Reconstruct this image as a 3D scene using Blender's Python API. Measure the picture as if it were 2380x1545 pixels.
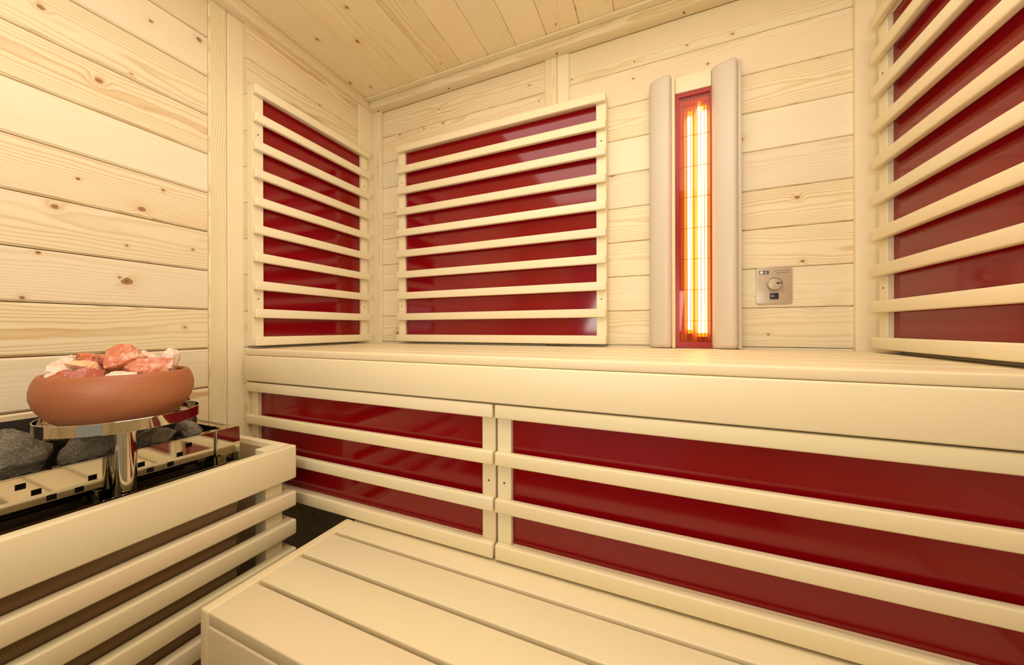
import bpy, bmesh, math, random
from mathutils import Vector, Matrix, noise as mnoise

for o in list(bpy.data.objects):
    bpy.data.objects.remove(o, do_unlink=True)
scn = bpy.context.scene
COL = scn.collection
random.seed(7)

# ------------------------------------------------------------------ camera
FPX = 800.0
cam_d = bpy.data.cameras.new('camera')
cam = bpy.data.objects.new('camera', cam_d)
COL.objects.link(cam)
cam_d.sensor_fit = 'HORIZONTAL'
cam_d.sensor_width = 36.0
cam_d.lens = 36.0 * FPX / 2380.0
cam_d.shift_y = -9.0 / 2380.0
cam_d.clip_start = 0.02
CAMX, CAMY, CAMZ = 1.269, -1.26, 0.96
cam.location = (CAMX, CAMY, CAMZ)
YAW = math.atan2(338.0, FPX)
cam.rotation_euler = (Matrix.Rotation(YAW, 3, 'Z') @ Matrix.Rotation(math.pi / 2, 3, 'X') @ Matrix.Rotation(math.radians(-0.15), 3, 'Z')).to_euler()
scn.camera = cam

# ------------------------------------------------------------------ world, lights, exposure
scn.view_settings.view_transform = 'Standard'
scn.view_settings.look = 'None'
scn.view_settings.exposure = 0.0
scn.view_settings.gamma = 1.0
scn.view_settings.use_curve_mapping = False
w = bpy.data.worlds.new('daylight')
scn.world = w
w.use_nodes = True
bg = w.node_tree.nodes['Background']
bg.inputs[0].default_value = (1.0, 0.93, 0.80, 1)
bg.inputs[1].default_value = 0.35


def area(name, loc, target, sx, sy, power, col):
    d = bpy.data.lights.new(name, 'AREA')
    d.shape = 'RECTANGLE'
    d.size, d.size_y = sx, sy
    d.energy = power
    d.color = col
    o = bpy.data.objects.new(name, d)
    COL.objects.link(o)
    o.location = loc
    o.rotation_euler = (Vector(target) - Vector(loc)).to_track_quat('-Z', 'Y').to_euler()
    return o


WARM = (1.0, 0.962, 0.90)
area('ceiling_light', (1.15, -1.05, 1.99), (1.1, -1.05, 0.0), 1.2, 1.3, 13.5, WARM)
area('bounce_light', (1.1, -1.75, 1.10), (1.0, -1.0, 2.0), 0.7, 0.5, 12.0, WARM)  # unseen light added behind the camera, aimed up to brighten the ceiling


# ------------------------------------------------------------------ materials
def new_mat(name):
    m = bpy.data.materials.new(name)
    m.use_nodes = True
    nt = m.node_tree
    return m, nt, nt.nodes['Principled BSDF']


class G:
    """little helper for node graphs"""
    def __init__(s, nt):
        s.nt = nt

    def n(s, t, **kw):
        x = s.nt.nodes.new(t)
        for k, v in kw.items():
            setattr(x, k, v)
        return x

    def put(s, sock, v):
        if isinstance(v, bpy.types.NodeSocket):
            s.nt.links.new(v, sock)
        else:
            sock.default_value = v

    def m(s, op, a, b=0.0, c=0.0, clamp=False):
        x = s.n('ShaderNodeMath', operation=op)
        x.use_clamp = clamp
        s.put(x.inputs[0], a)
        s.put(x.inputs[1], b)
        if len(x.inputs) > 2:
            s.put(x.inputs[2], c)
        return x.outputs[0]

    def v(s, op, a, b=(0, 0, 0)):
        x = s.n('ShaderNodeVectorMath', operation=op)
        s.put(x.inputs[0], a)
        s.put(x.inputs[1], b)
        return x.outputs[0]

    def mix(s, f, a, b):
        x = s.n('ShaderNodeMix', data_type='RGBA')
        s.put(x.inputs[0], f)
        s.put(x.inputs[6], a)
        s.put(x.inputs[7], b)
        return x.outputs[2]

    def comb(s, x, y, z):
        c = s.n('ShaderNodeCombineXYZ')
        s.put(c.inputs[0], x); s.put(c.inputs[1], y); s.put(c.inputs[2], z)
        return c.outputs[0]

    def noise(s, vec, scale=1.0, detail=2.0, rough=0.5):
        x = s.n('ShaderNodeTexNoise')
        s.put(x.inputs['Vector'], vec)
        x.inputs['Scale'].default_value = scale
        x.inputs['Detail'].default_value = detail
        x.inputs['Roughness'].default_value = rough
        return x.outputs[0]

    def ramp(s, f, pts):
        x = s.n('ShaderNodeValToRGB')
        s.put(x.inputs[0], f)
        e = x.color_ramp.elements
        while len(e) < len(pts):
            e.new(0.5)
        for i, (p, c) in enumerate(pts):
            e[i].position = p
            e[i].color = c if len(c) == 4 else (*c, 1)
        return x.outputs[0]


def wood(name, light, dark, knot_on=0.0, contrast=0.6, freq=260.0, rough=0.5, vary=0.08, seed=0.0, bump=0.15, fiber=0.10):
    m, nt, bs = new_mat(name)
    g = G(nt)
    tc = g.n('ShaderNodeTexCoord').outputs['Object']
    oi = g.n('ShaderNodeObjectInfo').outputs['Random']
    wn = g.n('ShaderNodeTexWhiteNoise', noise_dimensions='1D')
    g.put(wn.inputs['W'], g.m('MULTIPLY_ADD', oi, 97.3, seed))
    rc = g.n('ShaderNodeSeparateColor'); g.put(rc.inputs[0], wn.outputs['Color'])
    R, Gc, B = rc.outputs
    sp = g.n('ShaderNodeSeparateXYZ'); g.put(sp.inputs[0], tc)
    X, Y, Z = sp.outputs
    off = g.comb(g.m('MULTIPLY', R, 31.0), g.m('MULTIPLY', Gc, 17.0), g.m('MULTIPLY', B, 23.0))
    # low frequency bending of the rings
    lo = g.noise(g.v('ADD', g.v('MULTIPLY', tc, (2.6, 7.0, 7.0)), off), 1.0, 2.0)
    lo2 = g.noise(g.v('ADD', g.v('MULTIPLY', tc, (6.0, 22.0, 22.0)), off), 1.0, 2.0)
    yy = g.m('ADD', g.m('ADD', Y, g.m('MULTIPLY', g.m('SUBTRACT', R, 0.5), 0.13)), g.m('MULTIPLY', g.m('SUBTRACT', lo, 0.5), 0.055))
    zz = g.m('ADD', g.m('ADD', Z, 0.012), g.m('MULTIPLY', Gc, 0.06))
    r = g.m('SQRT', g.m('ADD', g.m('MULTIPLY', yy, yy), g.m('MULTIPLY', zz, zz)))
    r = g.m('ADD', r, g.m('MULTIPLY', X, g.m('MULTIPLY', g.m('SUBTRACT', B, 0.5), 0.03)))
    r = g.m('ADD', r, g.m('MULTIPLY', g.m('SUBTRACT', lo2, 0.5), 0.006))
    kfac = None
    if knot_on > 0:
        vp = g.comb(g.m('ADD', g.m('MULTIPLY', X, 0.8), g.m('MULTIPLY', R, 40.0)), g.m('ADD', Y, g.m('MULTIPLY', Gc, 40.0)), 0.0)
        vo = g.n('ShaderNodeTexVoronoi', voronoi_dimensions='2D')
        g.put(vo.inputs['Vector'], vp)
        vo.inputs['Scale'].default_value = 9.5
        dist = g.m('DIVIDE', vo.outputs['Distance'], 9.5)
        dn = g.noise(g.v('ADD', g.v('MULTIPLY', tc, (90.0, 90.0, 90.0)), off), 1.0, 1.0)
        dist = g.m('ADD', dist, g.m('MULTIPLY', g.m('SUBTRACT', dn, 0.5), 0.004))
        kc = g.n('ShaderNodeSeparateColor'); g.put(kc.inputs[0], vo.outputs['Color'])
        gate = g.m('GREATER_THAN', kc.outputs[0], 1.0 - knot_on)
        rad = g.m('MULTIPLY_ADD', g.m('POWER', kc.outputs[1], 2.5), 0.0062, 0.0022)
        q = g.m('DIVIDE', dist, rad)
        inside = g.m('MULTIPLY', g.m('SUBTRACT', 1.25, q, clamp=True), 4.0, clamp=True)
        kfac = g.m('MULTIPLY', inside, gate)
        rim = g.m('MULTIPLY', g.m('MULTIPLY', g.m('SUBTRACT', 1.0, g.m('ABSOLUTE', g.m('SUBTRACT', q, 1.0)), clamp=True), gate), 1.0)
        core = g.m('MULTIPLY', g.m('SUBTRACT', 0.55, q, clamp=True), 1.5, clamp=True)
        halo = g.m('MULTIPLY', g.m('POWER', 2.718, g.m('MULTIPLY', g.m('MULTIPLY', g.m('DIVIDE', q, 2.6), g.m('DIVIDE', q, 2.6)), -1.0)), gate)
        r = g.m('ADD', r, g.m('MULTIPLY', halo, g.m('MULTIPLY', rad, 1.6)))
    # ring spacing differs from board to board
    fr = g.m('MULTIPLY', freq, g.m('MULTIPLY_ADD', B, 0.8, 0.6))
    s = g.m('FRACT', g.m('MULTIPLY', r, fr))
    line = g.ramp(s, [(0.0, (0.05,) * 3), (0.45, (0.12,) * 3), (0.84, (1,) * 3), (1.0, (0.05,) * 3)])
    con = g.m('MULTIPLY', g.m('MULTIPLY_ADD', g.m('POWER', Gc, 1.5), 0.85, 0.2), contrast)
    patch = g.noise(g.v('ADD', g.v('MULTIPLY', tc, (3.0, 18.0, 18.0)), off), 1.0, 2.0)
    con = g.m('MULTIPLY', con, g.m('MULTIPLY_ADD', patch, 1.4, 0.15))
    f1 = g.m('MULTIPLY', line, con, clamp=True)
    fib = g.noise(g.v('ADD', g.v('MULTIPLY', tc, (14.0, 700.0, 700.0)), off), 1.0, 3.0)
    f2 = g.m('MULTIPLY', g.m('SUBTRACT', fib, 0.5), fiber)
    cl = g.noise(g.v('ADD', g.v('MULTIPLY', tc, (2.2, 9.0, 9.0)), off), 1.0, 3.0)
    f3 = g.m('MULTIPLY', g.m('SUBTRACT', cl, 0.5), 0.35)
    fac = g.m('ADD', g.m('ADD', f1, f2), f3, clamp=True)
    col = g.mix(fac, (*light, 1), (*dark, 1))
    if kfac is not None:
        hal2 = g.m('MULTIPLY', halo, 0.45)
        col = g.mix(hal2, col, (dark[0] * 0.92, dark[1] * 0.80, dark[2] * 0.62, 1))
        kcol = g.mix(core, (0.42, 0.20, 0.085, 1), (0.10, 0.045, 0.02, 1))
        kcol = g.mix(g.m('MULTIPLY', rim, 0.5), kcol, (0.16, 0.07, 0.03, 1))
        col = g.mix(g.m('MULTIPLY', kfac, 0.92), col, kcol)
    vv = g.m('MULTIPLY_ADD', g.m('SUBTRACT', B, 0.5), vary, 1.0)
    hsv = g.n('ShaderNodeHueSaturation')
    g.put(hsv.inputs['Hue'], g.m('MULTIPLY_ADD', g.m('SUBTRACT', R, 0.5), 0.012, 0.5))
    g.put(hsv.inputs['Value'], vv)
    g.put(hsv.inputs['Saturation'], g.m('MULTIPLY_ADD', g.m('SUBTRACT', Gc, 0.5), 0.12, 1.0))
    g.put(hsv.inputs['Color'], col)
    g.put(bs.inputs['Base Color'], hsv.outputs[0])
    bs.inputs['Roughness'].default_value = rough
    bs.inputs['Specular IOR Level'].default_value = 0.35
    if bump:
        bp = g.n('ShaderNodeBump')
        bp.inputs['Strength'].default_value = bump
        bp.inputs['Distance'].default_value = 0.0006
        g.put(bp.inputs['Height'], g.m('ADD', line, g.m('MULTIPLY', fib, 0.6)))
        g.put(bs.inputs['Normal'], bp.outputs[0])
    return m


SPRUCE = wood('spruce_planks', (0.85, 0.73, 0.50), (0.62, 0.42, 0.19), knot_on=0.42, contrast=0.85, freq=270, rough=0.48)
SPRUCE_POST = wood('spruce_battens', (0.85, 0.735, 0.50), (0.62, 0.42, 0.18), knot_on=0.0, contrast=0.75, freq=380, rough=0.48, seed=3)
CEIL = wood('spruce_ceiling_boards', (0.87, 0.725, 0.45), (0.66, 0.47, 0.20), knot_on=0.5, contrast=0.75, freq=240, rough=0.5, seed=5)
LIME = wood('smooth_pale_wood', (0.84, 0.705, 0.45), (0.76, 0.595, 0.335), contrast=0.22, freq=150, rough=0.42, vary=0.06, seed=9, bump=0.04, fiber=0.07)
SLAT = wood('pale_slat_wood', (0.85, 0.735, 0.485), (0.77, 0.625, 0.38), contrast=0.20, freq=170, rough=0.42, vary=0.06, seed=12, bump=0.04, fiber=0.08)


def simple(name, col, rough=0.5, metal=0.0, coat=0.0, spec=0.5, emit=None, es=0.0):
    m, nt, bs = new_mat(name)
    bs.inputs['Base Color'].default_value = (*col, 1)
    bs.inputs['Roughness'].default_value = rough
    bs.inputs['Metallic'].default_value = metal
    bs.inputs['Coat Weight'].default_value = coat
    bs.inputs['Specular IOR Level'].default_value = spec
    if emit:
        bs.inputs['Emission Color'].default_value = (*emit, 1)
        bs.inputs['Emission Strength'].default_value = es
    return m


def noisy(name, c1, c2, scale, rough=0.5, metal=0.0, bump=0.3, dist=0.001, detail=4, stretch=(1, 1, 1), rng=(0.35, 0.65), spec=0.5):
    m, nt, bs = new_mat(name)
    g = G(nt)
    tc = g.n('ShaderNodeTexCoord').outputs['Object']
    tv = g.v('MULTIPLY', tc, stretch)
    nn = g.noise(tv, scale, detail, 0.6)
    g.put(bs.inputs['Base Color'], g.ramp(nn, [(rng[0], c1), (rng[1], c2)]))
    bs.inputs['Roughness'].default_value = rough
    bs.inputs['Metallic'].default_value = metal
    bs.inputs['Specular IOR Level'].default_value = spec
    bp = g.n('ShaderNodeBump')
    bp.inputs['Strength'].default_value = bump
    bp.inputs['Distance'].default_value = dist
    g.put(bp.inputs['Height'], nn)
    g.put(bs.inputs['Normal'], bp.outputs[0])
    return m


RED = noisy('red_enamelled_glass', (0.225, 0.0010, 0.004), (0.245, 0.0012, 0.005), 900.0, rough=0.09, bump=0.02, dist=0.0002, spec=0.5)
RED.node_tree.nodes['Principled BSDF'].inputs['Coat Weight'].default_value = 0.0
RED.node_tree.nodes['Principled BSDF'].inputs['Coat Roughness'].default_value = 0.04
STEEL = noisy('polished_steel', (0.60, 0.56, 0.47), (0.66, 0.61, 0.52), 7.0, rough=0.045, metal=1.0, bump=0.10, dist=0.004, detail=1)
DARKSTEEL = simple('dark_inner_steel', (0.035, 0.028, 0.022), 0.5, 0.4)
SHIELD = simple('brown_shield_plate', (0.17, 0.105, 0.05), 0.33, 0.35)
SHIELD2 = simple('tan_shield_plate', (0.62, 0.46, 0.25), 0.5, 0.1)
BLACK = simple('black_plastic', (0.012, 0.010, 0.008), 0.4)
CUSH = noisy('cream_leatherette', (0.66, 0.565, 0.44), (0.63, 0.535, 0.41), 500.0, rough=0.42, bump=0.12, dist=0.0006)
REDMETAL = simple('red_lamp_frame', (0.30, 0.008, 0.004), 0.3, 0.2)
WIREM = simple('red_brown_wire', (0.32, 0.035, 0.018), 0.35, 0.5)
REFL = simple('orange_reflector', (0.72, 0.30, 0.09), 0.5, 0.1)
REFL2 = simple('red_brown_reflector', (0.55, 0.13, 0.075), 0.45, 0.3)
TUBE = simple('glowing_quartz', (1, 0.9, 0.7), 0.3, emit=(1.0, 0.74, 0.36), es=6.5)
CAPM = simple('amber_tube_cap', (0.9, 0.5, 0.05), 0.4, emit=(1.0, 0.50, 0.03), es=1.1)
PLATE = noisy('beige_metal_plate', (0.52, 0.42, 0.30), (0.55, 0.45, 0.33), 60.0, rough=0.35, metal=0.25, bump=0.02)
INK = simple('grey_ink', (0.22, 0.16, 0.11), 0.6)
WHITE = simple('white_print', (0.85, 0.80, 0.70), 0.5)
HOLE = simple('dark_screw_hole', (0.05, 0.03, 0.015), 0.8)
VOIDW = simple('backing_board', (0.45, 0.29, 0.14), 0.8)
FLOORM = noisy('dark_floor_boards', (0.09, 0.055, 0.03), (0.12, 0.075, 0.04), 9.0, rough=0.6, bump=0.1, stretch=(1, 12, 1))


def glass_mat(name, tint, gl=0.06):
    m = bpy.data.materials.new(name)
    m.use_nodes = True
    nt = m.node_tree
    for n in list(nt.nodes):
        nt.nodes.remove(n)
    g = G(nt)
    t = g.n('ShaderNodeBsdfTransparent'); t.inputs[0].default_value = (*tint, 1)
    gs = g.n('ShaderNodeBsdfGlossy'); gs.inputs['Roughness'].default_value = 0.03
    mx = g.n('ShaderNodeMixShader'); mx.inputs[0].default_value = gl
    nt.links.new(t.outputs[0], mx.inputs[1]); nt.links.new(gs.outputs[0], mx.inputs[2])
    out = g.n('ShaderNodeOutputMaterial')
    nt.links.new(mx.outputs[0], out.inputs[0])
    return m


CLEAR = glass_mat('clear_pane', (0.96, 0.97, 0.95))
LAMPGLASS = glass_mat('amber_lamp_pane', (0.97, 0.80, 0.64), 0.018)

# terracotta
m, nt, bs = new_mat('terracotta')
g = G(nt)
tc = g.n('ShaderNodeTexCoord').outputs['Object']
big = g.noise(g.v('MULTIPLY', tc, (6, 6, 40)), 1.0, 3.0)
fine = g.noise(tc, 600.0, 3.0)
c = g.ramp(big, [(0.3, (0.36, 0.105, 0.038)), (0.7, (0.43, 0.155, 0.060))])
c = g.mix(g.m('MULTIPLY', g.m('SUBTRACT', fine, 0.45, clamp=True), 1.2, clamp=True), c, (0.50, 0.22, 0.11, 1))
g.put(bs.inputs['Base Color'], c)
bs.inputs['Roughness'].default_value = 0.5
bp = g.n('ShaderNodeBump'); bp.inputs['Strength'].default_value = 0.15; bp.inputs['Distance'].default_value = 0.0006
g.put(bp.inputs['Height'], fine); g.put(bs.inputs['Normal'], bp.outputs[0])
TERRA = m


def salt(name, cdeep, cpale, amount, trans=0.35):
    m, nt, bs = new_mat(name)
    g = G(nt)
    tc = g.n('ShaderNodeTexCoord').outputs['Object']
    a = g.noise(tc, 55.0, 5.0, 0.65)
    b = g.noise(tc, 260.0, 3.0, 0.7)
    f = g.m('ADD', g.m('MULTIPLY', g.m('SUBTRACT', a, amount, clamp=True), 4.5), g.m('MULTIPLY', g.m('SUBTRACT', b, 0.55, clamp=True), 3.5), clamp=True)
    g.put(bs.inputs['Base Color'], g.mix(f, (*cdeep, 1), (*cpale, 1)))
    bs.inputs['Roughness'].default_value = 0.28
    bs.inputs['Subsurface Weight'].default_value = trans
    bs.inputs['Subsurface Radius'].default_value = (0.012, 0.004, 0.002)
    bs.inputs['Subsurface Scale'].default_value = 1.0
    bp = g.n('ShaderNodeBump'); bp.inputs['Strength'].default_value = 0.5; bp.inputs['Distance'].default_value = 0.0012
    g.put(bp.inputs['Height'], b); g.put(bs.inputs['Normal'], bp.outputs[0])
    return m


SALT_RED = salt('salt_orange_red', (0.58, 0.165, 0.075), (0.93, 0.62, 0.45), 0.49)
SALT_DEEP = salt('salt_wine_red', (0.44, 0.10, 0.055), (0.86, 0.50, 0.36), 0.52)
SALT_PALE = salt('salt_pale_pink', (0.90, 0.62, 0.48), (0.95, 0.83, 0.72), 0.42)
SALT_HONEY = salt('salt_honey', (0.85, 0.50, 0.27), (0.93, 0.68, 0.45), 0.55)

m, nt, bs = new_mat('grey_stone')
g = G(nt)
tc = g.n('ShaderNodeTexCoord').outputs['Object']
a = g.noise(tc, 26.0, 4.0, 0.6)
b = g.noise(g.v('MULTIPLY', tc, (1, 1, 2.2)), 330.0, 4.0, 0.75)
c = g.ramp(a, [(0.35, (0.105, 0.088, 0.062)), (0.6, (0.22, 0.185, 0.13)), (0.75, (0.20, 0.125, 0.07))])
c = g.mix(g.m('MULTIPLY', g.m('SUBTRACT', b, 0.53, clamp=True), 7.0, clamp=True), c, (0.62, 0.56, 0.44, 1))
g.put(bs.inputs['Base Color'], c)
bs.inputs['Roughness'].default_value = 0.45
bp = g.n('ShaderNodeBump'); bp.inputs['Strength'].default_value = 0.8; bp.inputs['Distance'].default_value = 0.0016
g.put(bp.inputs['Height'], b); g.put(bs.inputs['Normal'], bp.outputs[0])
STONE = m


# ------------------------------------------------------------------ geometry helpers
def link(o, parent=None, loc=None):
    COL.objects.link(o)
    if parent is not None:
        o.parent = parent
        base = wloc(parent)
        if loc is not None:
            o.location = Vector(loc) - base
    elif loc is not None:
        o.location = loc
    return o


def wloc(o):
    p = Vector((0, 0, 0))
    while o is not None:
        p = p + o.location
        o = o.parent
    return p


def tag(o, label=None, cat=None, group=None, kind=None):
    if label: o['label'] = label
    if cat: o['category'] = cat
    if group: o['group'] = group
    if kind: o['kind'] = kind
    return o


def thing(name, loc, label, cat, group=None):
    o = bpy.data.objects.new(name, None)
    o.empty_display_size = 0.05
    link(o, None, loc)
    return tag(o, label, cat, group)


def smooth(me, ang=0.6):
    me.polygons.foreach_set('use_smooth', [True] * len(me.polygons))
    try:
        me.set_sharp_from_angle(angle=ang)
    except Exception:
        pass


_cache = {}


def box_mesh(name, d, bev, seg, mat, square_ends=False):
    key = (tuple(round(v, 5) for v in d), round(bev, 5), seg, mat.name, square_ends)
    if key in _cache:
        return _cache[key]
    bm = bmesh.new()
    bmesh.ops.create_cube(bm, size=1.0)
    bmesh.ops.scale(bm, vec=d, verts=bm.verts)
    if bev > 0:
        es = [e for e in bm.edges if not square_ends or abs(e.verts[0].co.x - e.verts[1].co.x) > 1e-5]
        bmesh.ops.bevel(bm, geom=es, offset=min(bev, min(d) * 0.45), offset_type='OFFSET', segments=seg, profile=0.5, affect='EDGES')
    me = bpy.data.meshes.new(name)
    bm.to_mesh(me); bm.free()
    me.materials.append(mat)
    if seg > 1:
        smooth(me, 0.7)
    _cache[key] = me
    return me


AX = {'x': Vector((1, 0, 0)), 'y': Vector((0, 1, 0)), 'z': Vector((0, 0, 1))}


def board(name, parent, lo, hi, axis='x', front='-y', mat=None, bev=0.002, seg=1):
    """a wooden board between two world corners; local X runs along it, local Z out of its face"""
    lo, hi = Vector(lo), Vector(hi)
    c = (lo + hi) / 2
    e = hi - lo
    X = AX[axis].copy()
    Zv = AX[front[-1]] * (-1 if front[0] == '-' else 1)
    Yv = Zv.cross(X)
    R = Matrix((X, Yv, Zv)).transposed()
    d = [abs(e.dot(v)) for v in (X, Yv, Zv)]
    o = bpy.data.objects.new(name, box_mesh(name, d, bev, seg, mat or LIME, name in ('plank', 'batten')))
    link(o, parent, c)
    o.rotation_mode = 'QUATERNION'
    o.rotation_quaternion = R.to_quaternion()
    return o


def mesh_obj(name, parent, loc, bm, mat, sm=False, ang=0.6):
    me = bpy.data.meshes.new(name)
    bm.to_mesh(me); bm.free()
    for mm in (mat if isinstance(mat, (list, tuple)) else [mat]):
        me.materials.append(mm)
    if sm:
        smooth(me, ang)
    o = bpy.data.objects.new(name, me)
    return link(o, parent, loc)


def add_box(bm, lo, hi, bev=0.0):
    r = bmesh.ops.create_cube(bm, size=1.0)
    lo, hi = Vector(lo), Vector(hi)
    bmesh.ops.scale(bm, vec=hi - lo, verts=r['verts'])
    bmesh.ops.translate(bm, vec=(lo + hi) / 2, verts=r['verts'])
    if bev:
        es = list({e for v in r['verts'] for e in v.link_edges})
        bmesh.ops.bevel(bm, geom=es, offset=bev, segments=2, profile=0.5, affect='EDGES')


def cyl(name, parent, p0, p1, r, mat, n=24, r2=None, bev=0.0):
    p0, p1 = Vector(p0), Vector(p1)
    bm = bmesh.new()
    L = (p1 - p0).length
    bmesh.ops.create_cone(bm, cap_ends=True, segments=n, radius1=r, radius2=r if r2 is None else r2, depth=L)
    if bev:
        es = [e for e in bm.edges if abs(e.verts[0].co.z - e.verts[1].co.z) < 1e-6]
        bmesh.ops.bevel(bm, geom=es, offset=bev, segments=2, profile=0.5, affect='EDGES')
    o = mesh_obj(name, parent, (p0 + p1) / 2, bm, mat, True, 0.8)
    o.rotation_mode = 'QUATERNION'
    o.rotation_quaternion = (p1 - p0).to_track_quat('Z', 'Y')
    return o


def lathe(name, parent, loc, prof, mat, n=96, ang=0.7):
    bm = bmesh.new()
    rings = []
    for r, z in prof:
        if r < 1e-6:
            rings.append([bm.verts.new((0, 0, z))])
        else:
            rings.append([bm.verts.new((r * math.cos(2 * math.pi * i / n), r * math.sin(2 * math.pi * i / n), z)) for i in range(n)])
    for a, b in zip(rings[:-1], rings[1:]):
        for i in range(n):
            j = (i + 1) % n
            if len(a) == 1 and len(b) == 1: continue
            if len(a) == 1: bm.faces.new((a[0], b[i], b[j]))
            elif len(b) == 1: bm.faces.new((a[i], b[0], a[j]))
            else: bm.faces.new((a[i], b[i], b[j], a[j]))
    bmesh.ops.recalc_face_normals(bm, faces=bm.faces)
    return mesh_obj(name, parent, loc, bm, mat, True, ang)


def holed_plate(name, parent, lo, hi, axes, thick, holes, mat):
    """flat sheet in the plane of two axes (lo corner, hi corner) with real rectangular holes"""
    a, b = axes
    lo, hi = Vector(lo), Vector(hi)
    c = (lo + hi) / 2
    A, B = AX[a], AX[b]
    N = A.cross(B)
    a0, a1, b0, b1 = lo.dot(A), hi.dot(A), lo.dot(B), hi.dot(B)
    us = sorted({a0, a1, *[h[0] for h in holes], *[h[1] for h in holes]})
    vs = sorted({b0, b1, *[h[2] for h in holes], *[h[3] for h in holes]})
    us = [u for u in us if a0 - 1e-9 <= u <= a1 + 1e-9]
    vs = [v for v in vs if b0 - 1e-9 <= v <= b1 + 1e-9]
    bm = bmesh.new()
    grid = {}

    def vert(i, j):
        if (i, j) not in grid:
            grid[(i, j)] = bm.verts.new(A * (us[i] - c.dot(A)) + B * (vs[j] - c.dot(B)) + N * (thick / 2))
        return grid[(i, j)]
    for i in range(len(us) - 1):
        for j in range(len(vs) - 1):
            um, vm = (us[i] + us[i + 1]) / 2, (vs[j] + vs[j + 1]) / 2
            if any(h[0] < um < h[1] and h[2] < vm < h[3] for h in holes):
                continue
            bm.faces.new((vert(i, j), vert(i + 1, j), vert(i + 1, j + 1), vert(i, j + 1)))
    ext = bmesh.ops.extrude_face_region(bm, geom=list(bm.faces))
    bmesh.ops.translate(bm, vec=-N * thick, verts=[v for v in ext['geom'] if isinstance(v, bmesh.types.BMVert)])
    bmesh.ops.recalc_face_normals(bm, faces=bm.faces)
    return mesh_obj(name, parent, c, bm, mat)


def text_obj(name, parent, body, loc, size, mat, rot=(math.pi / 2, 0, 0), align='RIGHT'):
    cu = bpy.data.curves.new(name, 'FONT')
    cu.body = body
    cu.size = size
    cu.align_x = align
    cu.align_y = 'CENTER'
    cu.extrude = 0.00015
    cu.resolution_u = 3
    t = bpy.data.objects.new(name, cu)
    COL.objects.link(t)
    bpy.context.view_layer.update()
    me = bpy.data.meshes.new_from_object(t.evaluated_get(bpy.context.evaluated_depsgraph_get()))
    bpy.data.objects.remove(t, do_unlink=True)
    me.materials.clear(); me.materials.append(mat)
    o = bpy.data.objects.new(name, me)
    link(o, parent, loc)
    o.rotation_euler = rot
    return o


# ------------------------------------------------------------------ the room shell
W0, W1 = 0.018, 1.827          # plank faces of the side walls
XP = 0.0                        # face of the forward left wall section
YF = -2.10                      # front of the cabin
ZC = 2.02                       # ceiling boards
J0, JP = 1.021, 0.12            # plank joints


def slab(name, lo, hi, mat):
    bm = bmesh.new()
    lo, hi = Vector(lo), Vector(hi)
    c = (lo + hi) / 2
    add_box(bm, lo - c, hi - c)
    o = mesh_obj(name, None, c, bm, mat)
    return tag(o, kind='structure')


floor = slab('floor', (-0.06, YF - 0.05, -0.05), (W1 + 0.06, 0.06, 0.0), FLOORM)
ceil = slab('ceiling', (-0.06, YF - 0.05, ZC + 0.016), (W1 + 0.06, 0.06, ZC + 0.05), VOIDW)
xs = [W0 - 0.03] + [0.076 + 0.118 * k for k in range(15)] + [W1 + 0.03]
for a, b in zip(xs[:-1], xs[1:]):
    board('plank', ceil, (a + 0.0006, YF, ZC), (b - 0.0006, -0.002, ZC + 0.016), 'y', '-z', CEIL, 0.0022)

wall_b = slab('wall_back', (-0.06, 0.018, 0.0), (W1 + 0.06, 0.06, ZC + 0.016), VOIDW)
zs = [0.004] + [J0 + JP * k for k in range(-8, 9)] + [ZC - 0.002]
for a, b in zip(zs[:-1], zs[1:]):
    for x0, x1 in ((W0 + 0.004, 0.876), (0.971, W1 - 0.004)):
        board('plank', wall_b, (x0, 0.0, a + 0.0007), (x1, 0.018, b - 0.0007), 'x', '-y', SPRUCE, 0.0025)
board('batten', wall_b, (0.8765, -0.004, 0.9), (0.9235, 0.018, ZC - 0.03), 'z', '-y', SPRUCE_POST, 0.0025)
board('batten', wall_b, (0.9245, -0.004, 0.9), (0.9705, 0.018, ZC - 0.03), 'z', '-y', SPRUCE_POST, 0.0025)
board('corner_batten', wall_b, (0.0282, -0.016, 0.0), (0.079, -0.0005, ZC - 0.03), 'z', '-y', SPRUCE_POST, 0.0015)
board('corner_batten', wall_b, (1.774, -0.016, 0.0), (1.8268, -0.0005, ZC - 0.03), 'z', '-y', SPRUCE_POST, 0.001)

wall_l = slab('wall_left', (-0.06, YF, 0.0), (-0.024, 0.018, ZC + 0.016), VOIDW)
for a, b in zip(zs[:-1], zs[1:]):
    board('plank', wall_l, (W0 - 0.018, -0.5510, a + 0.0008), (W0, -0.001, b - 0.0008), 'y', '+x', SPRUCE, 0.0022)
    board('plank', wall_l, (XP - 0.024, YF + 0.002, a + 0.0012), (XP - 0.006, -0.6478, b - 0.0012), 'y', '+x', SPRUCE, 0.0045)
board('batten', wall_l, (XP - 0.024, -0.6470, 0.0), (XP, -0.5980, ZC - 0.03), 'z', '+x', SPRUCE_POST, 0.0035)
board('batten', wall_l, (XP - 0.024, -0.5970, 0.0), (XP - 0.0006, -0.5460, ZC - 0.03), 'z', '+x', SPRUCE_POST, 0.0035)
board('corner_batten', wall_l, (W0 + 0.0005, -0.093, 0.0), (0.028, -0.0005, ZC - 0.03), 'z', '+x', SPRUCE_POST, 0.0015)

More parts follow.
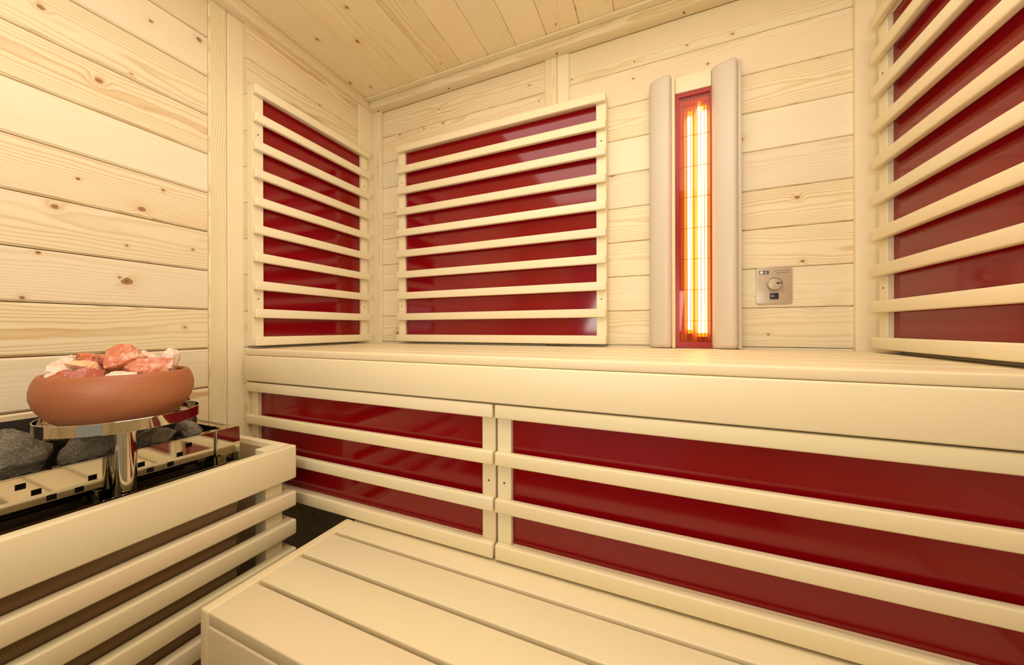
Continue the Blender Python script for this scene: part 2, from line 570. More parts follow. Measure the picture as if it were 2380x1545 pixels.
wall_r = slab('wall_right', (W1 + 0.018, YF, 0.0), (W1 + 0.06, 0.018, ZC + 0.016), VOIDW)
for a, b in zip(zs[:-1], zs[1:]):
    board('plank', wall_r, (W1, YF + 0.002, a + 0.0008), (W1 + 0.018, -0.001, b - 0.0008), 'y', '-x', SPRUCE, 0.0025)
board('corner_batten', wall_r, (1.817, -0.103, 0.0), (W1 - 0.0005, -0.0163, ZC - 0.03), 'z', '-x', SPRUCE_POST, 0.001)

# front of the cabin, behind the camera: boards beside and above a glass door
wall_f = slab('wall_front', (-0.06, YF - 0.06, 0.0), (0.45, YF - 0.02, ZC + 0.016), VOIDW)
for a, b in zip(zs[:-1], zs[1:]):
    board('plank', wall_f, (XP, YF - 0.019, a + 0.0008), (0.45, YF - 0.001, b - 0.0008), 'x', '+y', SPRUCE, 0.0025)
    board('plank', wall_f, (1.45, YF - 0.019, a + 0.0008), (W1, YF - 0.001, b - 0.0008), 'x', '+y', SPRUCE, 0.0025)
door = slab('door_1', (0.50, YF - 0.03, 0.03), (1.40, YF - 0.022, 1.93), CLEAR)
board('door_frame', door, (0.455, YF - 0.05, 0.0), (0.498, YF, ZC - 0.002), 'z', '+y', SPRUCE_POST, 0.003)
board('door_frame', door, (1.402, YF - 0.05, 0.0), (1.445, YF, ZC - 0.002), 'z', '+y', SPRUCE_POST, 0.003)
board('door_frame', door, (0.50, YF - 0.05, 1.935), (1.40, YF, ZC - 0.002), 'x', '+y', SPRUCE_POST, 0.003)

# ceiling trim: a strip under the boards and a moulding against the walls
trim1 = board('trim_1', None, (0.0405, -0.068, ZC - 0.008), (W1, -0.0005, ZC - 0.0003), 'x', '-z', SPRUCE_POST, 0.002)
tag(trim1, kind='structure')
TB, TT = 1.978, ZC - 0.0085
trim2 = board('trim_2', None, (0.0405, -0.045, TB), (W1, 0.0 - 0.0005, TT), 'x', '-y', SPRUCE_POST, 0.004, 2)
tag(trim2, kind='structure')
trim3 = board('trim_3', None, (XP + 0.0005, YF + 0.004, TB), (0.040, -0.0005, ZC - 0.0005), 'y', '+x', SPRUCE_POST, 0.004, 2)
tag(trim3, kind='structure')
trim4 = board('trim_4', None, (W1 - 0.04, YF + 0.004, TB), (W1 - 0.0005, -0.046, ZC - 0.0005), 'y', '-x', SPRUCE_POST, 0.004, 2)
tag(trim4, kind='structure')


def nails(parent, pts):
    for p, d in pts:
        d = Vector(d)
        cyl('nail', parent, Vector(p) - d * 0.001, Vector(p) + d * 0.0006, 0.0030, HOLE, 10)


nails(trim2, [((x, -0.045, 1.998), (0, -1, 0)) for x in (0.075, 0.46, 0.93, 1.35)])
nails(trim3, [((0.040, y, 1.998), (1, 0, 0)) for y in (-0.085, -0.56, -1.0)])


# ------------------------------------------------------------------ slatted infrared panels
def ir_panel(label, orient, base, u0, u1, z0, hs, pitch, n, h0=None, hole_z=(), group='slatted red infrared panels', htop=0.030, dd=0.047, sw=0.034, over=0.0):
    """orient: back (faces -y), left (faces +x), right (faces -x). base: wall coordinate behind it"""
    def B(name, par, ua, ub, da, db, za, zb, ax, mat, bev, seg=2):
        if orient == 'back':
            lo, hi = (ua, base - db, za), (ub, base - da, zb); axis, fr = ('x' if ax == 'u' else 'z'), '-y'
        elif orient == 'left':
            lo, hi = (base + da, ua, za), (base + db, ub, zb); axis, fr = ('y' if ax == 'u' else 'z'), '+x'
        else:
            lo, hi = (base - db, ua, za), (base - da, ub, zb); axis, fr = ('y' if ax == 'u' else 'z'), '-x'
        return board(name, par, lo, hi, axis, fr, mat, bev, seg)
    um = (u0 + u1) / 2
    loc = {'back': (um, base, z0), 'left': (base, um, z0), 'right': (base, um, z0)}[orient]
    t = thing('infrared_heater', loc, label, 'infrared panel', group)
    ztop = z0 + pitch * (n - 1) + htop
    ds = dd - 0.017
    for a in (u0, u1 - sw):
        B('stile', t, a, a + sw, 0.001, ds, z0 + 0.001, ztop - 0.001, 'z', SLAT, 0.0012, 1)
        for hz in hole_z:
            uu = a + sw * 0.5
            p = {'back': (uu, base - ds, hz), 'left': (base + ds, uu, hz), 'right': (base - ds, uu, hz)}[orient]
            d = Vector({'back': (0, -1, 0), 'left': (1, 0, 0), 'right': (-1, 0, 0)}[orient])
            cyl('screw_hole', t, Vector(p) - d * 0.001, Vector(p) + d * 0.0004, 0.0024, HOLE, 10)
    B('glass_panel', t, u0 + sw + 0.0003, u1 - sw - 0.0003, 0.004, ds - 0.012, z0 + 0.006, ztop - 0.006, 'u', RED, 0.0, 1)
    # frame members behind the first and the last slat
    B('cross_rail', t, u0 + sw + 0.0003, u1 - sw - 0.0003, ds - 0.0119, ds - 0.0002, z0 + 0.001, z0 + (h0 or hs) - 0.004, 'u', SLAT, 0.001, 1)
    B('cross_rail', t, u0 + sw + 0.0003, u1 - sw - 0.0003, ds - 0.0119, ds - 0.0002, ztop - htop + 0.004, ztop - 0.001, 'u', SLAT, 0.001, 1)
    for k in range(n):
        h = htop if k == n - 1 else (h0 if (k == 0 and h0) else hs)
        B('slat', t, u0 - over, u1 + over, ds + 0.0001, dd, z0 + pitch * k, z0 + pitch * k + h, 'u', SLAT, 0.0036, 3)
    return t


PZ = 0.9055
ir_panel('slatted panel with red glass on the left wall above the bench', 'left', W0, -0.5515, -0.066, PZ, 0.030, 0.092, 10, hole_z=(PZ + 0.155, PZ + 0.70))
ir_panel('wide slatted panel with red glass on the back wall, left of the glowing heater', 'back', 0.0, 0.212, 1.109, PZ, 0.030, 0.092, 10, hole_z=(PZ + 0.155, PZ + 0.70), dd=0.065)
ir_panel('slatted panel with red glass on the right wall, cut off by the picture edge', 'right', W1, -0.975, -0.072, PZ, 0.030, 0.092, 10, hole_z=(PZ + 0.155, PZ + 0.70))
KZ = 0.4364
ir_panel('slatted red panel under the upper bench, left of the joint, beside the stove', 'back', -0.499, W0 + 0.002, 0.9225, KZ, 0.030, 0.1067, 4, h0=0.034, htop=0.0311, hole_z=(KZ + 0.17,), dd=0.059, group='slatted red panels under the upper bench')
ir_panel('long slatted red panel under the upper bench, right of the joint', 'back', -0.499, 0.928, W1 - 0.002, KZ, 0.030, 0.1067, 4, h0=0.034, htop=0.0311, hole_z=(KZ + 0.17,), dd=0.059, group='slatted red panels under the upper bench')

# ------------------------------------------------------------------ upper bench
BT = 0.896
ub = thing('upper_bench', (0.92, -0.28, 0.79), 'long pale wooden upper bench along the back wall', 'bench')
y = -0.560
for k in range(6):
    y1 = y + 0.0865
    if k == 5:
        board('bench_board', ub, (0.031, y, BT - 0.0205), (1.8135, -0.0185, BT), 'x', '+z', LIME, 0.004, 3)
    else:
        board('bench_board', ub, (W0 + 0.001 if k < 5 else 0.03, y, BT - 0.0205), (W1 - 0.001 if k < 5 else 1.815, y1, BT), 'x', '+z', LIME, 0.004, 3)
    y += 0.0925
board('apron', ub, (W0 + 0.001, -0.5615, 0.7915), (W1 - 0.001, -0.540, BT - 0.0212), 'x', '-y', LIME, 0.004, 3)
for xx in (0.12, 0.62, 0.92, 1.22, 1.72):
    board('cross_bearer', ub, (xx, -0.538, BT - 0.066), (xx + 0.04, -0.02, BT - 0.0208), 'y', '+z', SPRUCE_POST, 0.002)

# ------------------------------------------------------------------ lower bench
LT = 0.430
lb = thing('lower_bench', (1.15, -0.72, 0.0), 'low wooden bench with four wide boards in the foreground', 'bench')
for (a, b) in ((-0.888, -0.8045), (-0.796, -0.712), (-0.7025, -0.6185), (-0.609, -0.525)):
    board('bench_board', lb, (0.4935, a, LT - 0.023), (1.815, b, LT), 'x', '+z', LIME, 0.003, 3)
board('end_board', lb, (0.467, -0.889, 0.02), (0.4928, -0.552, LT + 0.001), 'y', '-x', LIME, 0.004, 3)
board('apron', lb, (0.4935, -0.8895, 0.02), (1.815, -0.868, LT - 0.0245), 'x', '-y', LIME, 0.0035, 3)
for xx in (0.495, 1.12, 1.77):
    board('cross_bearer', lb, (xx, -0.867, LT - 0.068), (xx + 0.04, -0.54, LT - 0.0235), 'y', '+z', SPRUCE_POST, 0.002)
for xx in (0.56, 1.70):
    board('leg', lb, (xx, -0.60, 0.001), (xx + 0.045, -0.555, LT - 0.0235), 'z', '-y', SPRUCE_POST, 0.002)

# ------------------------------------------------------------------ stove guard
GX, GY, GT = 0.336, -0.606, 0.636
gd = thing('stove_guard', (0.18, -0.95, 0.0), 'pale slatted wooden guard rail boxed around the stove', 'stove guard')
GN = -1.36
rows = [(GT - 0.0915, GT)] + [(GT - 0.169 - 0.079 * k + 0.0, GT - 0.169 - 0.079 * k + 0.041) for k in range(6)]
for i, (a, b) in enumerate(rows):
    nm = 'top_rail' if i == 0 else 'slat'
    board(nm, gd, (GX - 0.026, GN, a), (GX, GY, b), 'y', '+x', LIME, 0.004, 3)
    board(nm, gd, (XP + 0.002, GY - 0.022, a), (GX - 0.0265, GY - 0.0005, b), 'x', '+y', LIME, 0.003, 2)
board('post', gd, (GX - 0.072, -0.672, 0.001), (GX - 0.0265, -0.6285, GT - 0.001), 'z', '+x', SPRUCE_POST, 0.0015)
board('post', gd, (GX - 0.072, -1.34, 0.001), (GX - 0.0300, -1.295, GT - 0.001), 'z', '+x', SPRUCE_POST, 0.0015)
board('post', gd, (XP + 0.002, -0.672, 0.001), (XP + 0.042, -0.6285, GT - 0.001), 'z', '+x', SPRUCE_POST, 0.0015)

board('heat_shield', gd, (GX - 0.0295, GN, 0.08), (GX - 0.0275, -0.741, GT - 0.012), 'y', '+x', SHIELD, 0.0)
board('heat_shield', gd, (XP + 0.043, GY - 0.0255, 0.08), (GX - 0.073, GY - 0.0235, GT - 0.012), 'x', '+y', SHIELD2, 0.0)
# ------------------------------------------------------------------ stove
SF, ST, SY1, SY0 = 0.239, 0.702, -0.698, -1.27
sv = thing('sauna_stove', (0.145, -0.98, 0.08), 'polished steel sauna stove full of grey stones behind the wooden guard', 'stove')


def face_point(px, py, x=SF):
    """where on the plane x the photograph shows a detail (used once, to lay out the punched holes)"""
    a = (px - 1190.0) / FPX
    d = (-math.sin(YAW) + a * math.cos(YAW), math.cos(YAW) + a * math.sin(YAW))
    t = (x - CAMX) / d[0]
    return CAMY + t * d[1], CAMZ - (py - (763.5 - (px - 1190) * 0.0026)) / FPX * t


holes = []
for q in [(46, 1131), (83, 1143), (118.5, 1155), (183, 1137), (214, 1109), (327, 1079), (348, 1091.6), (395, 1077.7), (416.7, 1055.4), (438, 1033.7)]:
    yy_, zz_ = face_point(*q)
    holes.append((yy_ - 0.0058, yy_ + 0.0058, zz_ - 0.0052, zz_ + 0.0052))
for dy in (-0.13, -0.17, -0.21):
    holes.append((-1.05 + dy - 0.0058, -1.05 + dy + 0.0058, 0.66, 0.6704))
PB = 0.636
holed_plate('front_panel', sv, (SF, SY0, PB), (SF, SY1, ST - 0.0015), 'yz', 0.0016, holes, STEEL)
# top rim with slots
slots = []
yy_ = SY1 - 0.035
while yy_ > SY0 + 0.03:
    slots.append((SF - 0.016, SF - 0.009, yy_ - 0.013, yy_))
    yy_ -= 0.0225
holed_plate('top_rim', sv, (SF - 0.020, SY0, ST), (SF + 0.001, SY1, ST), 'xy', 0.0016, slots, STEEL)
slots2 = []
xx_ = 0.075
while xx_ < SF - 0.04:
    slots2.append((xx_, xx_ + 0.006, SY1 - 0.016, SY1 - 0.007))
    xx_ += 0.0125
for yq in (-0.729,):
    slots2.append((0.185, 0.193, yq - 0.0045, yq + 0.0045))
holed_plate('end_rim', sv, (0.052, SY1 - 0.030, ST - 0.0002), (SF - 0.0205, SY1, ST - 0.0002), 'xy', 0.0016, slots2, STEEL)
board('end_plate', sv, (0.052, SY1 - 0.0016, 0.08), (SF - 0.001, SY1, ST - 0.0015), 'x', '+y', STEEL, 0.0)
board('body', sv, (0.055, SY0, 0.10), (SF - 0.030, SY1 - 0.004, 0.610), 'y', '+x', DARKSTEEL, 0.002)
board('lower_panel', sv, (SF - 0.0275, SY0, 0.10), (SF - 0.0255, SY1 - 0.004, PB), 'y', '+x', STEEL, 0.0)
board('corner_edge', sv, (SF - 0.003, SY1 - 0.0005, 0.10), (SF + 0.0006, SY1 + 0.0025, ST - 0.001), 'z', '+x', STEEL, 0.001)
cyl('corner_rod', sv, (SF + 0.0045, -0.7505, 0.600), (SF + 0.0045, -0.7505, ST), 0.0022, STEEL, 12)
# low outer tray sheet standing in front of the punched panel
MX = 0.285
board('outer_mantle', sv, (MX, SY0, 0.10), (MX + 0.0012, -0.727, 0.6305), 'y', '+x', STEEL, 0.0)
board('outer_mantle', sv, (SF + 0.002, -0.7282, 0.10), (MX - 0.0002, -0.727, 0.6305), 'x', '+y', STEEL, 0.0)
board('channel_bottom', sv, (SF + 0.002, SY0, 0.585), (MX - 0.0004, -0.7285, 0.587), 'y', '+z', DARKSTEEL, 0.0)
# back plate, higher than the rim, its far end cut on a slant
bm = bmesh.new()
pts = [(SY0, 0.50), (SY1 - 0.003, 0.50), (SY1 - 0.003, ST), (-0.722, 0.774), (SY0, 0.774)]
f = bm.faces.new([bm.verts.new((0, p[0] + 0.98, p[1] - 0.6)) for p in pts])
e = bmesh.ops.extrude_face_region(bm, geom=[f])
bmesh.ops.translate(bm, vec=(0.0016, 0, 0), verts=[v for v in e['geom'] if isinstance(v, bmesh.types.BMVert)])
bmesh.ops.recalc_face_normals(bm, faces=bm.faces)
mesh_obj('back_plate', sv, (0.050, -0.98, 0.6), bm, DARKSTEEL)
for yy_ in (-0.80, -0.93, -1.06):
    board('heating_element', sv, (0.065, yy_, 0.612), (SF - 0.035, yy_ + 0.012, 0.622), 'x', '+z', DARKSTEEL, 0.003, 2)


def rock(name, parent, loc, dims, seed, mat, npts=16, rough=0.10, rot=(0, 0, 0), sub=3, soft=0.15):
    rnd = random.Random(seed)
    bm = bmesh.new()
    vs = []
    for _ in range(npts):
        v = Vector((rnd.gauss(0, 1), rnd.gauss(0, 1), rnd.gauss(0, 1))).normalized() * rnd.uniform(0.82, 1.0)
        vs.append(bm.verts.new(v))
    r = bmesh.ops.convex_hull(bm, input=bm.verts)
    bmesh.ops.delete(bm, geom=[v for v in bm.verts if not v.link_faces], context='VERTS')
    bmesh.ops.triangulate(bm, faces=bm.faces)
    bmesh.ops.subdivide_edges(bm, edges=bm.edges, cuts=1, use_grid_fill=True, smooth=soft)
    bmesh.ops.triangulate(bm, faces=bm.faces)
    for _ in range(sub - 1):
        bmesh.ops.subdivide_edges(bm, edges=bm.edges, cuts=1, use_grid_fill=True, smooth=soft * 0.4)
    sh = Vector((seed * 3.1, seed * 1.7, 0))
    for v in bm.verts:
        p = v.co.copy()
        n1 = mnoise.noise(p * 1.6 + sh)
        n2 = mnoise.noise(p * 4.5 + sh)
        n3 = mnoise.noise(p * 11 + sh)
        v.co = p * (1 + rough * n1 * 1.2 + rough * 0.6 * n2 + rough * 0.3 * n3)
    mx = max(max(abs(c) for c in v.co) for v in bm.verts)
    for v in bm.verts:
        v.co = Vector((v.co.x * dims[0], v.co.y * dims[1], v.co.z * dims[2])) / mx * 0.5
    o = mesh_obj(name, parent, loc, bm, mat, True, 0.55)
    o.rotation_euler = rot
    return o


stones = [
    # x, y, z, dims(x,y,z), rotz, label
    (0.160, -1.047, 0.722, (0.115, 0.150, 0.115), 0.1, 'big rough grey stone in the stove at the left picture edge, touching the front rim'),
    (0.165, -0.930, 0.708, (0.110, 0.118, 0.096), -0.2, 'brownish grey stone in the stove, just left of the steel column'),
    (0.176, -0.838, 0.700, (0.092, 0.078, 0.072), 0.2, 'dark stone in the stove, just right of the steel column'),
    (0.180, -0.7780, 0.710, (0.074, 0.062, 0.058), 0.3, 'rounded speckled stone in the stove under the right side of the tray'),
    (0.112, -0.7560, 0.722, (0.062, 0.050, 0.072), 0.2, 'light grey angular stone at the far end of the stove'),
    (0.083, -1.055, 0.745, (0.050, 0.085, 0.060), 0.1, 'dark stone at the back of the stove near the left picture edge'),
    (0.083, -0.950, 0.728, (0.050, 0.080, 0.060), 0.2, 'dark stone at the back of the stove below the left rim of the tray'),
    (0.175, -1.150, 0.705, (0.090, 0.100, 0.080), 0.1, 'grey stone at the near end of the stove beyond the picture edge'),
    (0.090, -0.855, 0.712, (0.055, 0.085, 0.060), 0.1, 'dark stone at the back of the stove hidden below the bowl'),
]
for i, (x, y, z, d, rz, lab) in enumerate(stones):
    s = rock('heater_stone', None, (x, y, z), d, 21 + i, STONE, npts=14, rough=0.16, rot=(0.15 * (i % 3 - 1), 0.1, rz))
    tag(s, lab, 'stone', 'grey stones in the stove')

# bowl stand: steel column and round tray
AXX, AYY = 0.262, -0.9187
stand = thing('bowl_stand', (AXX, AYY, 0.588), 'round polished steel tray on a column in front of the stove', 'stand')
cyl('column', stand, (AXX, AYY, 0.5885), (AXX, AYY, 0.771), 0.0172, STEEL, 64)
cyl('collar', stand, (AXX, AYY, 0.600), (AXX, AYY, 0.622), 0.0180, STEEL, 64, bev=0.001)
R = 0.1134
lathe('tray', stand, (AXX, AYY, 0.0), [(0, 0.7712), (R - 0.0006, 0.7712), (R, 0.7718), (R, 0.7922), (R - 0.0006, 0.7928), (R - 0.0014, 0.7928), (R - 0.0018, 0.7922), (R - 0.0018, 0.7735), (R - 0.012, 0.7735), (R - 0.0128, 0.7745), (R - 0.0155, 0.7745), (R - 0.0163, 0.7735), (0, 0.7735)], STEEL, 160, 0.35)

# terracotta bowl
ang = math.radians(-48.7) + YAW * -1
BD = 1.061
BX, BY = CAMX + BD * math.sin(math.radians(-48.7) - YAW), CAMY + BD * math.cos(math.radians(-48.7) - YAW)
prof = [(0, 0.7742), (0.062, 0.7742), (0.067, 0.7757), (0.0835, 0.7865), (0.096, 0.800), (0.1055, 0.8165), (0.1102, 0.834), (0.1105, 0.846), (0.1085, 0.8585), (0.1048, 0.869), (0.1016, 0.8745), (0.0995, 0.8762), (0.0965, 0.8755), (0.0945, 0.872), (0.097, 0.864), (0.100, 0.846), (0.096, 0.826), (0.082, 0.806), (0.060, 0.796), (0, 0.792)]
bowl = lathe('bowl', None, (BX, BY, 0.0), prof, TERRA, 128)
tag(bowl, 'round terracotta bowl filled with pink salt crystals on the steel tray', 'bowl')

# salt crystals, laid out along the view of the photograph: s to the right, f away from the camera
vr = Vector((math.cos(math.radians(-48.7) - YAW), -math.sin(math.radians(-48.7) - YAW), 0))
vf = Vector((math.sin(math.radians(-48.7) - YAW), math.cos(math.radians(-48.7) - YAW), 0))
salts = [
    (0.000, -0.010, 0.896, (0.078, 0.064, 0.062), SALT_RED, 0.1, 'large orange-red salt crystal on top of the pile in the bowl'),
    (0.042, -0.037, 0.883, (0.070, 0.045, 0.038), SALT_RED, -0.1, 'flat red salt crystal with a pale crust at the right front of the bowl'),
    (-0.048, -0.012, 0.888, (0.048, 0.045, 0.028), SALT_HONEY, 0.2, 'smooth honey-coloured salt crystal left of the top crystal'),
    (-0.038, -0.055, 0.872, (0.060, 0.040, 0.032), SALT_DEEP, 0.3, 'wine-red salt crystal at the front left of the bowl'),
    (-0.068, -0.034, 0.873, (0.040, 0.040, 0.030), SALT_DEEP, 0.9, 'small dark pink salt crystal at the left front of the bowl'),
    (-0.034, 0.024, 0.900, (0.050, 0.040, 0.036), SALT_RED, 0.8, 'orange salt crystal behind and left of the top crystal'),
    (0.036, 0.024, 0.896, (0.056, 0.046, 0.046), SALT_PALE, 0.4, 'pale pink salt crystal behind and right of the top crystal'),
    (0.076, 0.006, 0.891, (0.036, 0.036, 0.052), SALT_PALE, 0.2, 'clear whitish salt crystal standing at the far right of the bowl'),
    (0.060, 0.036, 0.888, (0.040, 0.036, 0.034), SALT_PALE, 1.0, 'whitish salt crystal at the back right of the bowl'),
    (-0.064, 0.010, 0.886, (0.052, 0.040, 0.046), SALT_PALE, 0.5, 'whitish salt crystal at the far left of the bowl'),
    (0.002, -0.058, 0.866, (0.050, 0.040, 0.026), SALT_PALE, 0.0, 'pale pink salt crystal at the front middle of the bowl, mostly below the rim'),
    (-0.010, 0.058, 0.876, (0.050, 0.040, 0.030), SALT_PALE, 0.0, 'pale salt crystal at the back of the bowl, hidden behind the pile'),
    (-0.080, -0.008, 0.868, (0.030, 0.036, 0.030), SALT_PALE, 0.3, 'small pale salt crystal against the left inner rim of the bowl'),
    (0.0, 0.0, 0.848, (0.150, 0.150, 0.060), SALT_PALE, 0.0, 'broad pale salt block lying at the bottom of the bowl under the pile'),
]
for i, (s_, f_, z, d, mt, rz, lab) in enumerate(salts):
    p = Vector((BX, BY, z)) + vr * s_ + vf * f_
    o = rock('salt_crystal', None, p, [q * 1.13 for q in d], 60 + i, mt, npts=13, rough=0.17, rot=(0, 0.12 * ((i % 3) - 1), rz + math.atan2(vr.y, vr.x)))
    tag(o, lab, 'salt crystal', 'salt crystals in the terracotta bowl')

# ------------------------------------------------------------------ glowing infrared radiator on the back wall
HB, HT = BT + 0.001, 1.767
rad = thing('infrared_lamp', (1.374, 0.0, HB), 'tall glowing infrared heater between two cream padded back cushions', 'heater')


def cushion(x0, wdt):
    prof = [(0.0, 0.003), (0.0, 0.034), (0.003, 0.042), (0.010, 0.050), (0.022, 0.057), (0.036, 0.063), (0.048, 0.0665), (0.056, 0.067), (0.062, 0.064), (0.0655, 0.056), (0.0655, 0.003)]
    sc = wdt / 0.0655
    bm = bmesh.new()
    nz = 9
    rings = []
    hgt = HT - HB
    steps = [(0.0, 0.80), (0.003, 0.90), (0.008, 0.97), (0.016, 1.0)]
    zz = [(HB + a, s) for a, s in steps] + [(HT - a, s) for a, s in reversed(steps)]
    for z, s in zz:
        ring = []
        for (u, d) in prof:
            uu = 0.5 * wdt + (u * sc - 0.5 * wdt) * (0.94 + 0.06 * (s - 0.8) / 0.2)
            ring.append(bm.verts.new((uu - wdt / 2, -(0.003 + (d - 0.003) * s), z - (HB + HT) / 2)))
        rings.append(ring)
    n = len(prof)
    for a, b in zip(rings[:-1], rings[1:]):
        for i in range(n):
            j = (i + 1) % n
            bm.faces.new((a[i], a[j], b[j], b[i]))
    bm.faces.new(rings[0]); bm.faces.new(list(reversed(rings[-1])))
    bmesh.ops.recalc_face_normals(bm, faces=bm.faces)
    return mesh_obj('cushion', rad, (x0 + wdt / 2, 0.0, (HB + HT) / 2), bm, CUSH, True, 0.9)


cushion(1.246, 0.0645)
cushion(1.4255, 0.0645)
board('side_board', rad, (1.3110, -0.050, HB), (1.3220, -0.001, HT - 0.004), 'z', '-y', SLAT, 0.003, 2)
board('side_board', rad, (1.4910, -0.050, HB), (1.5020, -0.001, HT - 0.004), 'z', '-y', CUSH, 0.003, 2)
FX0, FX1, FZ0, FZ1 = 1.3225, 1.4250, HB + 0.001, 1.7125
board('top_board', rad, (FX0, -0.035, FZ1 + 0.0005), (FX1, -0.001, HT - 0.001), 'x', '-y', SLAT, 0.0035, 2)
bm = bmesh.new()
cx_, cz_ = (FX0 + FX1) / 2, (FZ0 + FZ1) / 2
add_box(bm, (FX0 - cx_, -0.006, FZ0 - cz_), (FX0 + 0.012 - cx_, 0.006, FZ1 - cz_))
add_box(bm, (FX1 - 0.004 - cx_, -0.006, FZ0 - cz_), (FX1 - cx_, 0.006, FZ1 - cz_))
add_box(bm, (FX0 + 0.012 - cx_, -0.006, FZ0 - cz_), (FX1 - 0.004 - cx_, 0.006, FZ0 + 0.018 - cz_))
add_box(bm, (FX0 + 0.012 - cx_, -0.006, FZ1 - 0.014 - cz_), (FX1 - 0.004 - cx_, 0.006, FZ1 - cz_))
mesh_obj('lamp_frame', rad, (cx_, -0.027, cz_), bm, REDMETAL)
board('reflector', rad, (FX0 + 0.026, -0.0030, FZ0 + 0.002), (FX1 - 0.001, -0.001, FZ1 - 0.030), 'z', '-y', REFL, 0.0)
board('side_reflector', rad, (FX0 + 0.001, -0.0200, FZ0 + 0.002), (FX0 + 0.0255, -0.001, FZ1 - 0.002), 'z', '-y', REFL2, 0.0)
board('top_shade', rad, (FX0 + 0.026, -0.0200, FZ1 - 0.030), (FX1 - 0.001, -0.001, FZ1 - 0.002), 'x', '-y', REFL2, 0.0)
bm = bmesh.new()
vx = FX0 + 0.0145
while vx < FX1 - 0.004:
    add_box(bm, (vx - cx_, -0.0008, FZ0 + 0.016 - cz_), (vx + 0.0016 - cx_, 0.0008, FZ1 - 0.012 - cz_))
    vx += 0.0098
k = 0
z = FZ0 + 0.085
while z < FZ1 - 0.03:
    add_box(bm, (FX0 + 0.011 - cx_, -0.0012, z - cz_), (FX1 - 0.003 - cx_, 0.0000, z + 0.0014 - cz_))
    z += 0.0985
mesh_obj('wire_grille', rad, (cx_, -0.0245, cz_), bm, WIREM)
board('lamp_pane', rad, (FX0 + 0.011, -0.0305, FZ0 + 0.017), (FX1 - 0.0035, -0.0285, FZ1 - 0.013), 'z', '-y', LAMPGLASS, 0.0)
for (xa, ra, za, zb) in ((1.3660, 0.0066, 0.955, 1.640), (1.3935, 0.0066, 0.945, 1.665), (1.4080, 0.0066, 0.945, 1.650)):  # leftmost entry: reflection of the lit pair, built as a glowing tube
    tb = cyl('tube_and_reflection', rad, (xa, -0.0125, za), (xa, -0.0125, zb), ra, TUBE, 20)
    cyl('tube_cap', rad, (xa, -0.0125, zb + 0.0003), (xa, -0.0125, zb + 0.016), ra, CAPM, 20)
    cyl('tube_cap', rad, (xa, -0.0125, za - 0.012), (xa, -0.0125, za - 0.0003), ra, CAPM, 20)
    board('tube_socket', rad, (xa - 0.0070, -0.0190, za - 0.030), (xa + 0.0070, -0.005, za - 0.0125), 'z', '-y', WIREM, 0.001)

# ------------------------------------------------------------------ control plate
CX0, CX1, CZ0, CZ1 = 1.546, 1.636, 1.031, 1.1435
ctl = thing('heater_control', ((CX0 + CX1) / 2, 0.0, (CZ0 + CZ1) / 2), 'beige square wall control with a round dial and black rocker switch', 'control')
bm = bmesh.new()
hw, hh, rr = (CX1 - CX0) / 2, (CZ1 - CZ0) / 2, 0.008
ring = []
for (sx, sz, a0) in ((1, 1, 0), (-1, 1, 90), (-1, -1, 180), (1, -1, 270)):
    for q in range(7):
        a = math.radians(a0 + 15 * q)
        ring.append(bm.verts.new((sx * (hw - rr) + rr * math.cos(a), 0, sz * (hh - rr) + rr * math.sin(a))))
f = bm.faces.new(ring)
e = bmesh.ops.extrude_face_region(bm, geom=[f])
bmesh.ops.translate(bm, vec=(0, -0.0035, 0), verts=[v for v in e['geom'] if isinstance(v, bmesh.types.BMVert)])
bmesh.ops.recalc_face_normals(bm, faces=bm.faces)
fr_ = [e2 for e2 in bm.edges if all(abs(v.co.y + 0.0035) < 1e-6 for v in e2.verts)]
bmesh.ops.bevel(bm, geom=fr_, offset=0.001, segments=2, profile=0.5, affect='EDGES')
ccx, ccz = (CX0 + CX1) / 2, (CZ0 + CZ1) / 2
mesh_obj('plate', ctl, (ccx, -0.0003, ccz), bm, PLATE, True, 0.7)
FYc = -0.0038
kx, kz = ccx - 0.0010, ccz + 0.0022
knob = cyl('dial', ctl, (kx, FYc, kz), (kx, FYc - 0.015, kz), 0.0182, PLATE, 48, r2=0.0160, bev=0.0012)
ptr = board('pointer', ctl, (kx + 0.006, FYc - 0.0162, kz + 0.0022), (kx + 0.0165, FYc - 0.0150, kz + 0.0042), 'x', '-y', BLACK, 0.0)
cyl('pointer', ctl, (kx + 0.006, FYc - 0.0162, kz + 0.0032), (kx + 0.006, FYc - 0.0150, kz + 0.0032), 0.0026, BLACK, 16)
bm = bmesh.new()     # widening scale arc around the dial
va = []
for q in range(25):
    a = math.radians(118 - 120 * q / 24.0)
    wd = 0.0004 + 0.0032 * q / 24.0
    va.append((bm.verts.new(((0.0196) * math.cos(a), 0, (0.0196) * math.sin(a))), bm.verts.new(((0.0200 + wd) * math.cos(a), 0, (0.0200 + wd) * math.sin(a)))))
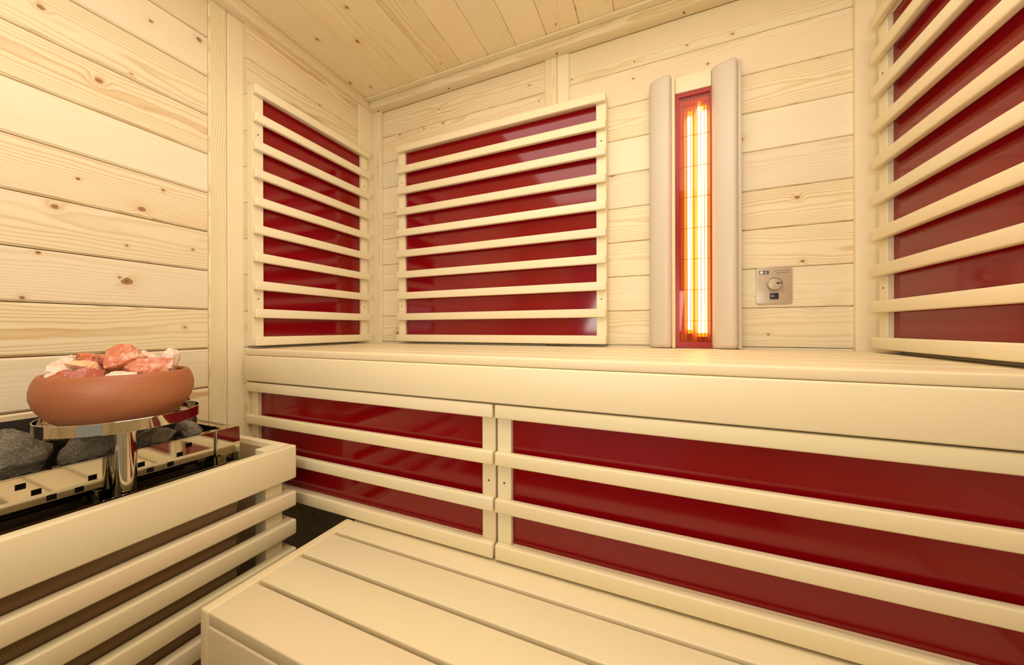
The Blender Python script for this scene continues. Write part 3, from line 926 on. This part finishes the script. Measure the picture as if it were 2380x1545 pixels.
for a, b in zip(va[:-1], va[1:]):
    bm.faces.new((a[0], a[1], b[1], b[0]))
e = bmesh.ops.extrude_face_region(bm, geom=list(bm.faces))
bmesh.ops.translate(bm, vec=(0, -0.0003, 0), verts=[v for v in e['geom'] if isinstance(v, bmesh.types.BMVert)])
mesh_obj('dial_scale', ctl, (kx, FYc, kz), bm, INK)
board('rocker_switch', ctl, (ccx - 0.0105, FYc - 0.003, CZ0 + 0.0155), (ccx + 0.0105, FYc, CZ0 + 0.0330), 'x', '-y', BLACK, 0.001, 2)
text_obj('switch_mark', ctl, 'O', (ccx - 0.0040, FYc - 0.0032, CZ0 + 0.0243), 0.0075, WHITE, align='CENTER')
text_obj('switch_mark', ctl, '-', (ccx + 0.0040, FYc - 0.0032, CZ0 + 0.0243), 0.0085, WHITE, align='CENTER')
text_obj('lettering', ctl, 'Infrarot Intensität', (CX1 - 0.0075, FYc - 0.0002, CZ1 - 0.0125), 0.0052, INK)
text_obj('lettering', ctl, 'Infrared intensity', (CX1 - 0.0075, FYc - 0.0002, CZ1 - 0.0185), 0.0046, INK)
text_obj('minus_mark', ctl, '-', (kx - 0.0235, FYc - 0.0002, kz - 0.0090), 0.007, INK, align='CENTER')
text_obj('plus_mark', ctl, '+', (kx + 0.0230, FYc - 0.0002, kz - 0.0085), 0.007, INK, align='CENTER')
lg = board('logo', ctl, (CX0 + 0.0085, FYc - 0.0004, CZ1 - 0.0210), (CX0 + 0.0320, FYc, CZ1 - 0.0110), 'x', '-y', BLACK, 0.0)
cyl("logo_disc", ctl, (CX0 + 0.0140, FYc - 0.0008, CZ1 - 0.0160), (CX0 + 0.0140, FYc - 0.0004, CZ1 - 0.0160), 0.0043, WHITE, 20)
for zz_ in (CZ1 - 0.0190, CZ1 - 0.0168, CZ1 - 0.0142):
    board('logo_bar', ctl, (CX0 + 0.0200, FYc - 0.0006, zz_), (CX0 + 0.0285, FYc - 0.0004, zz_ + 0.0009), 'x', '-y', WHITE, 0.0)
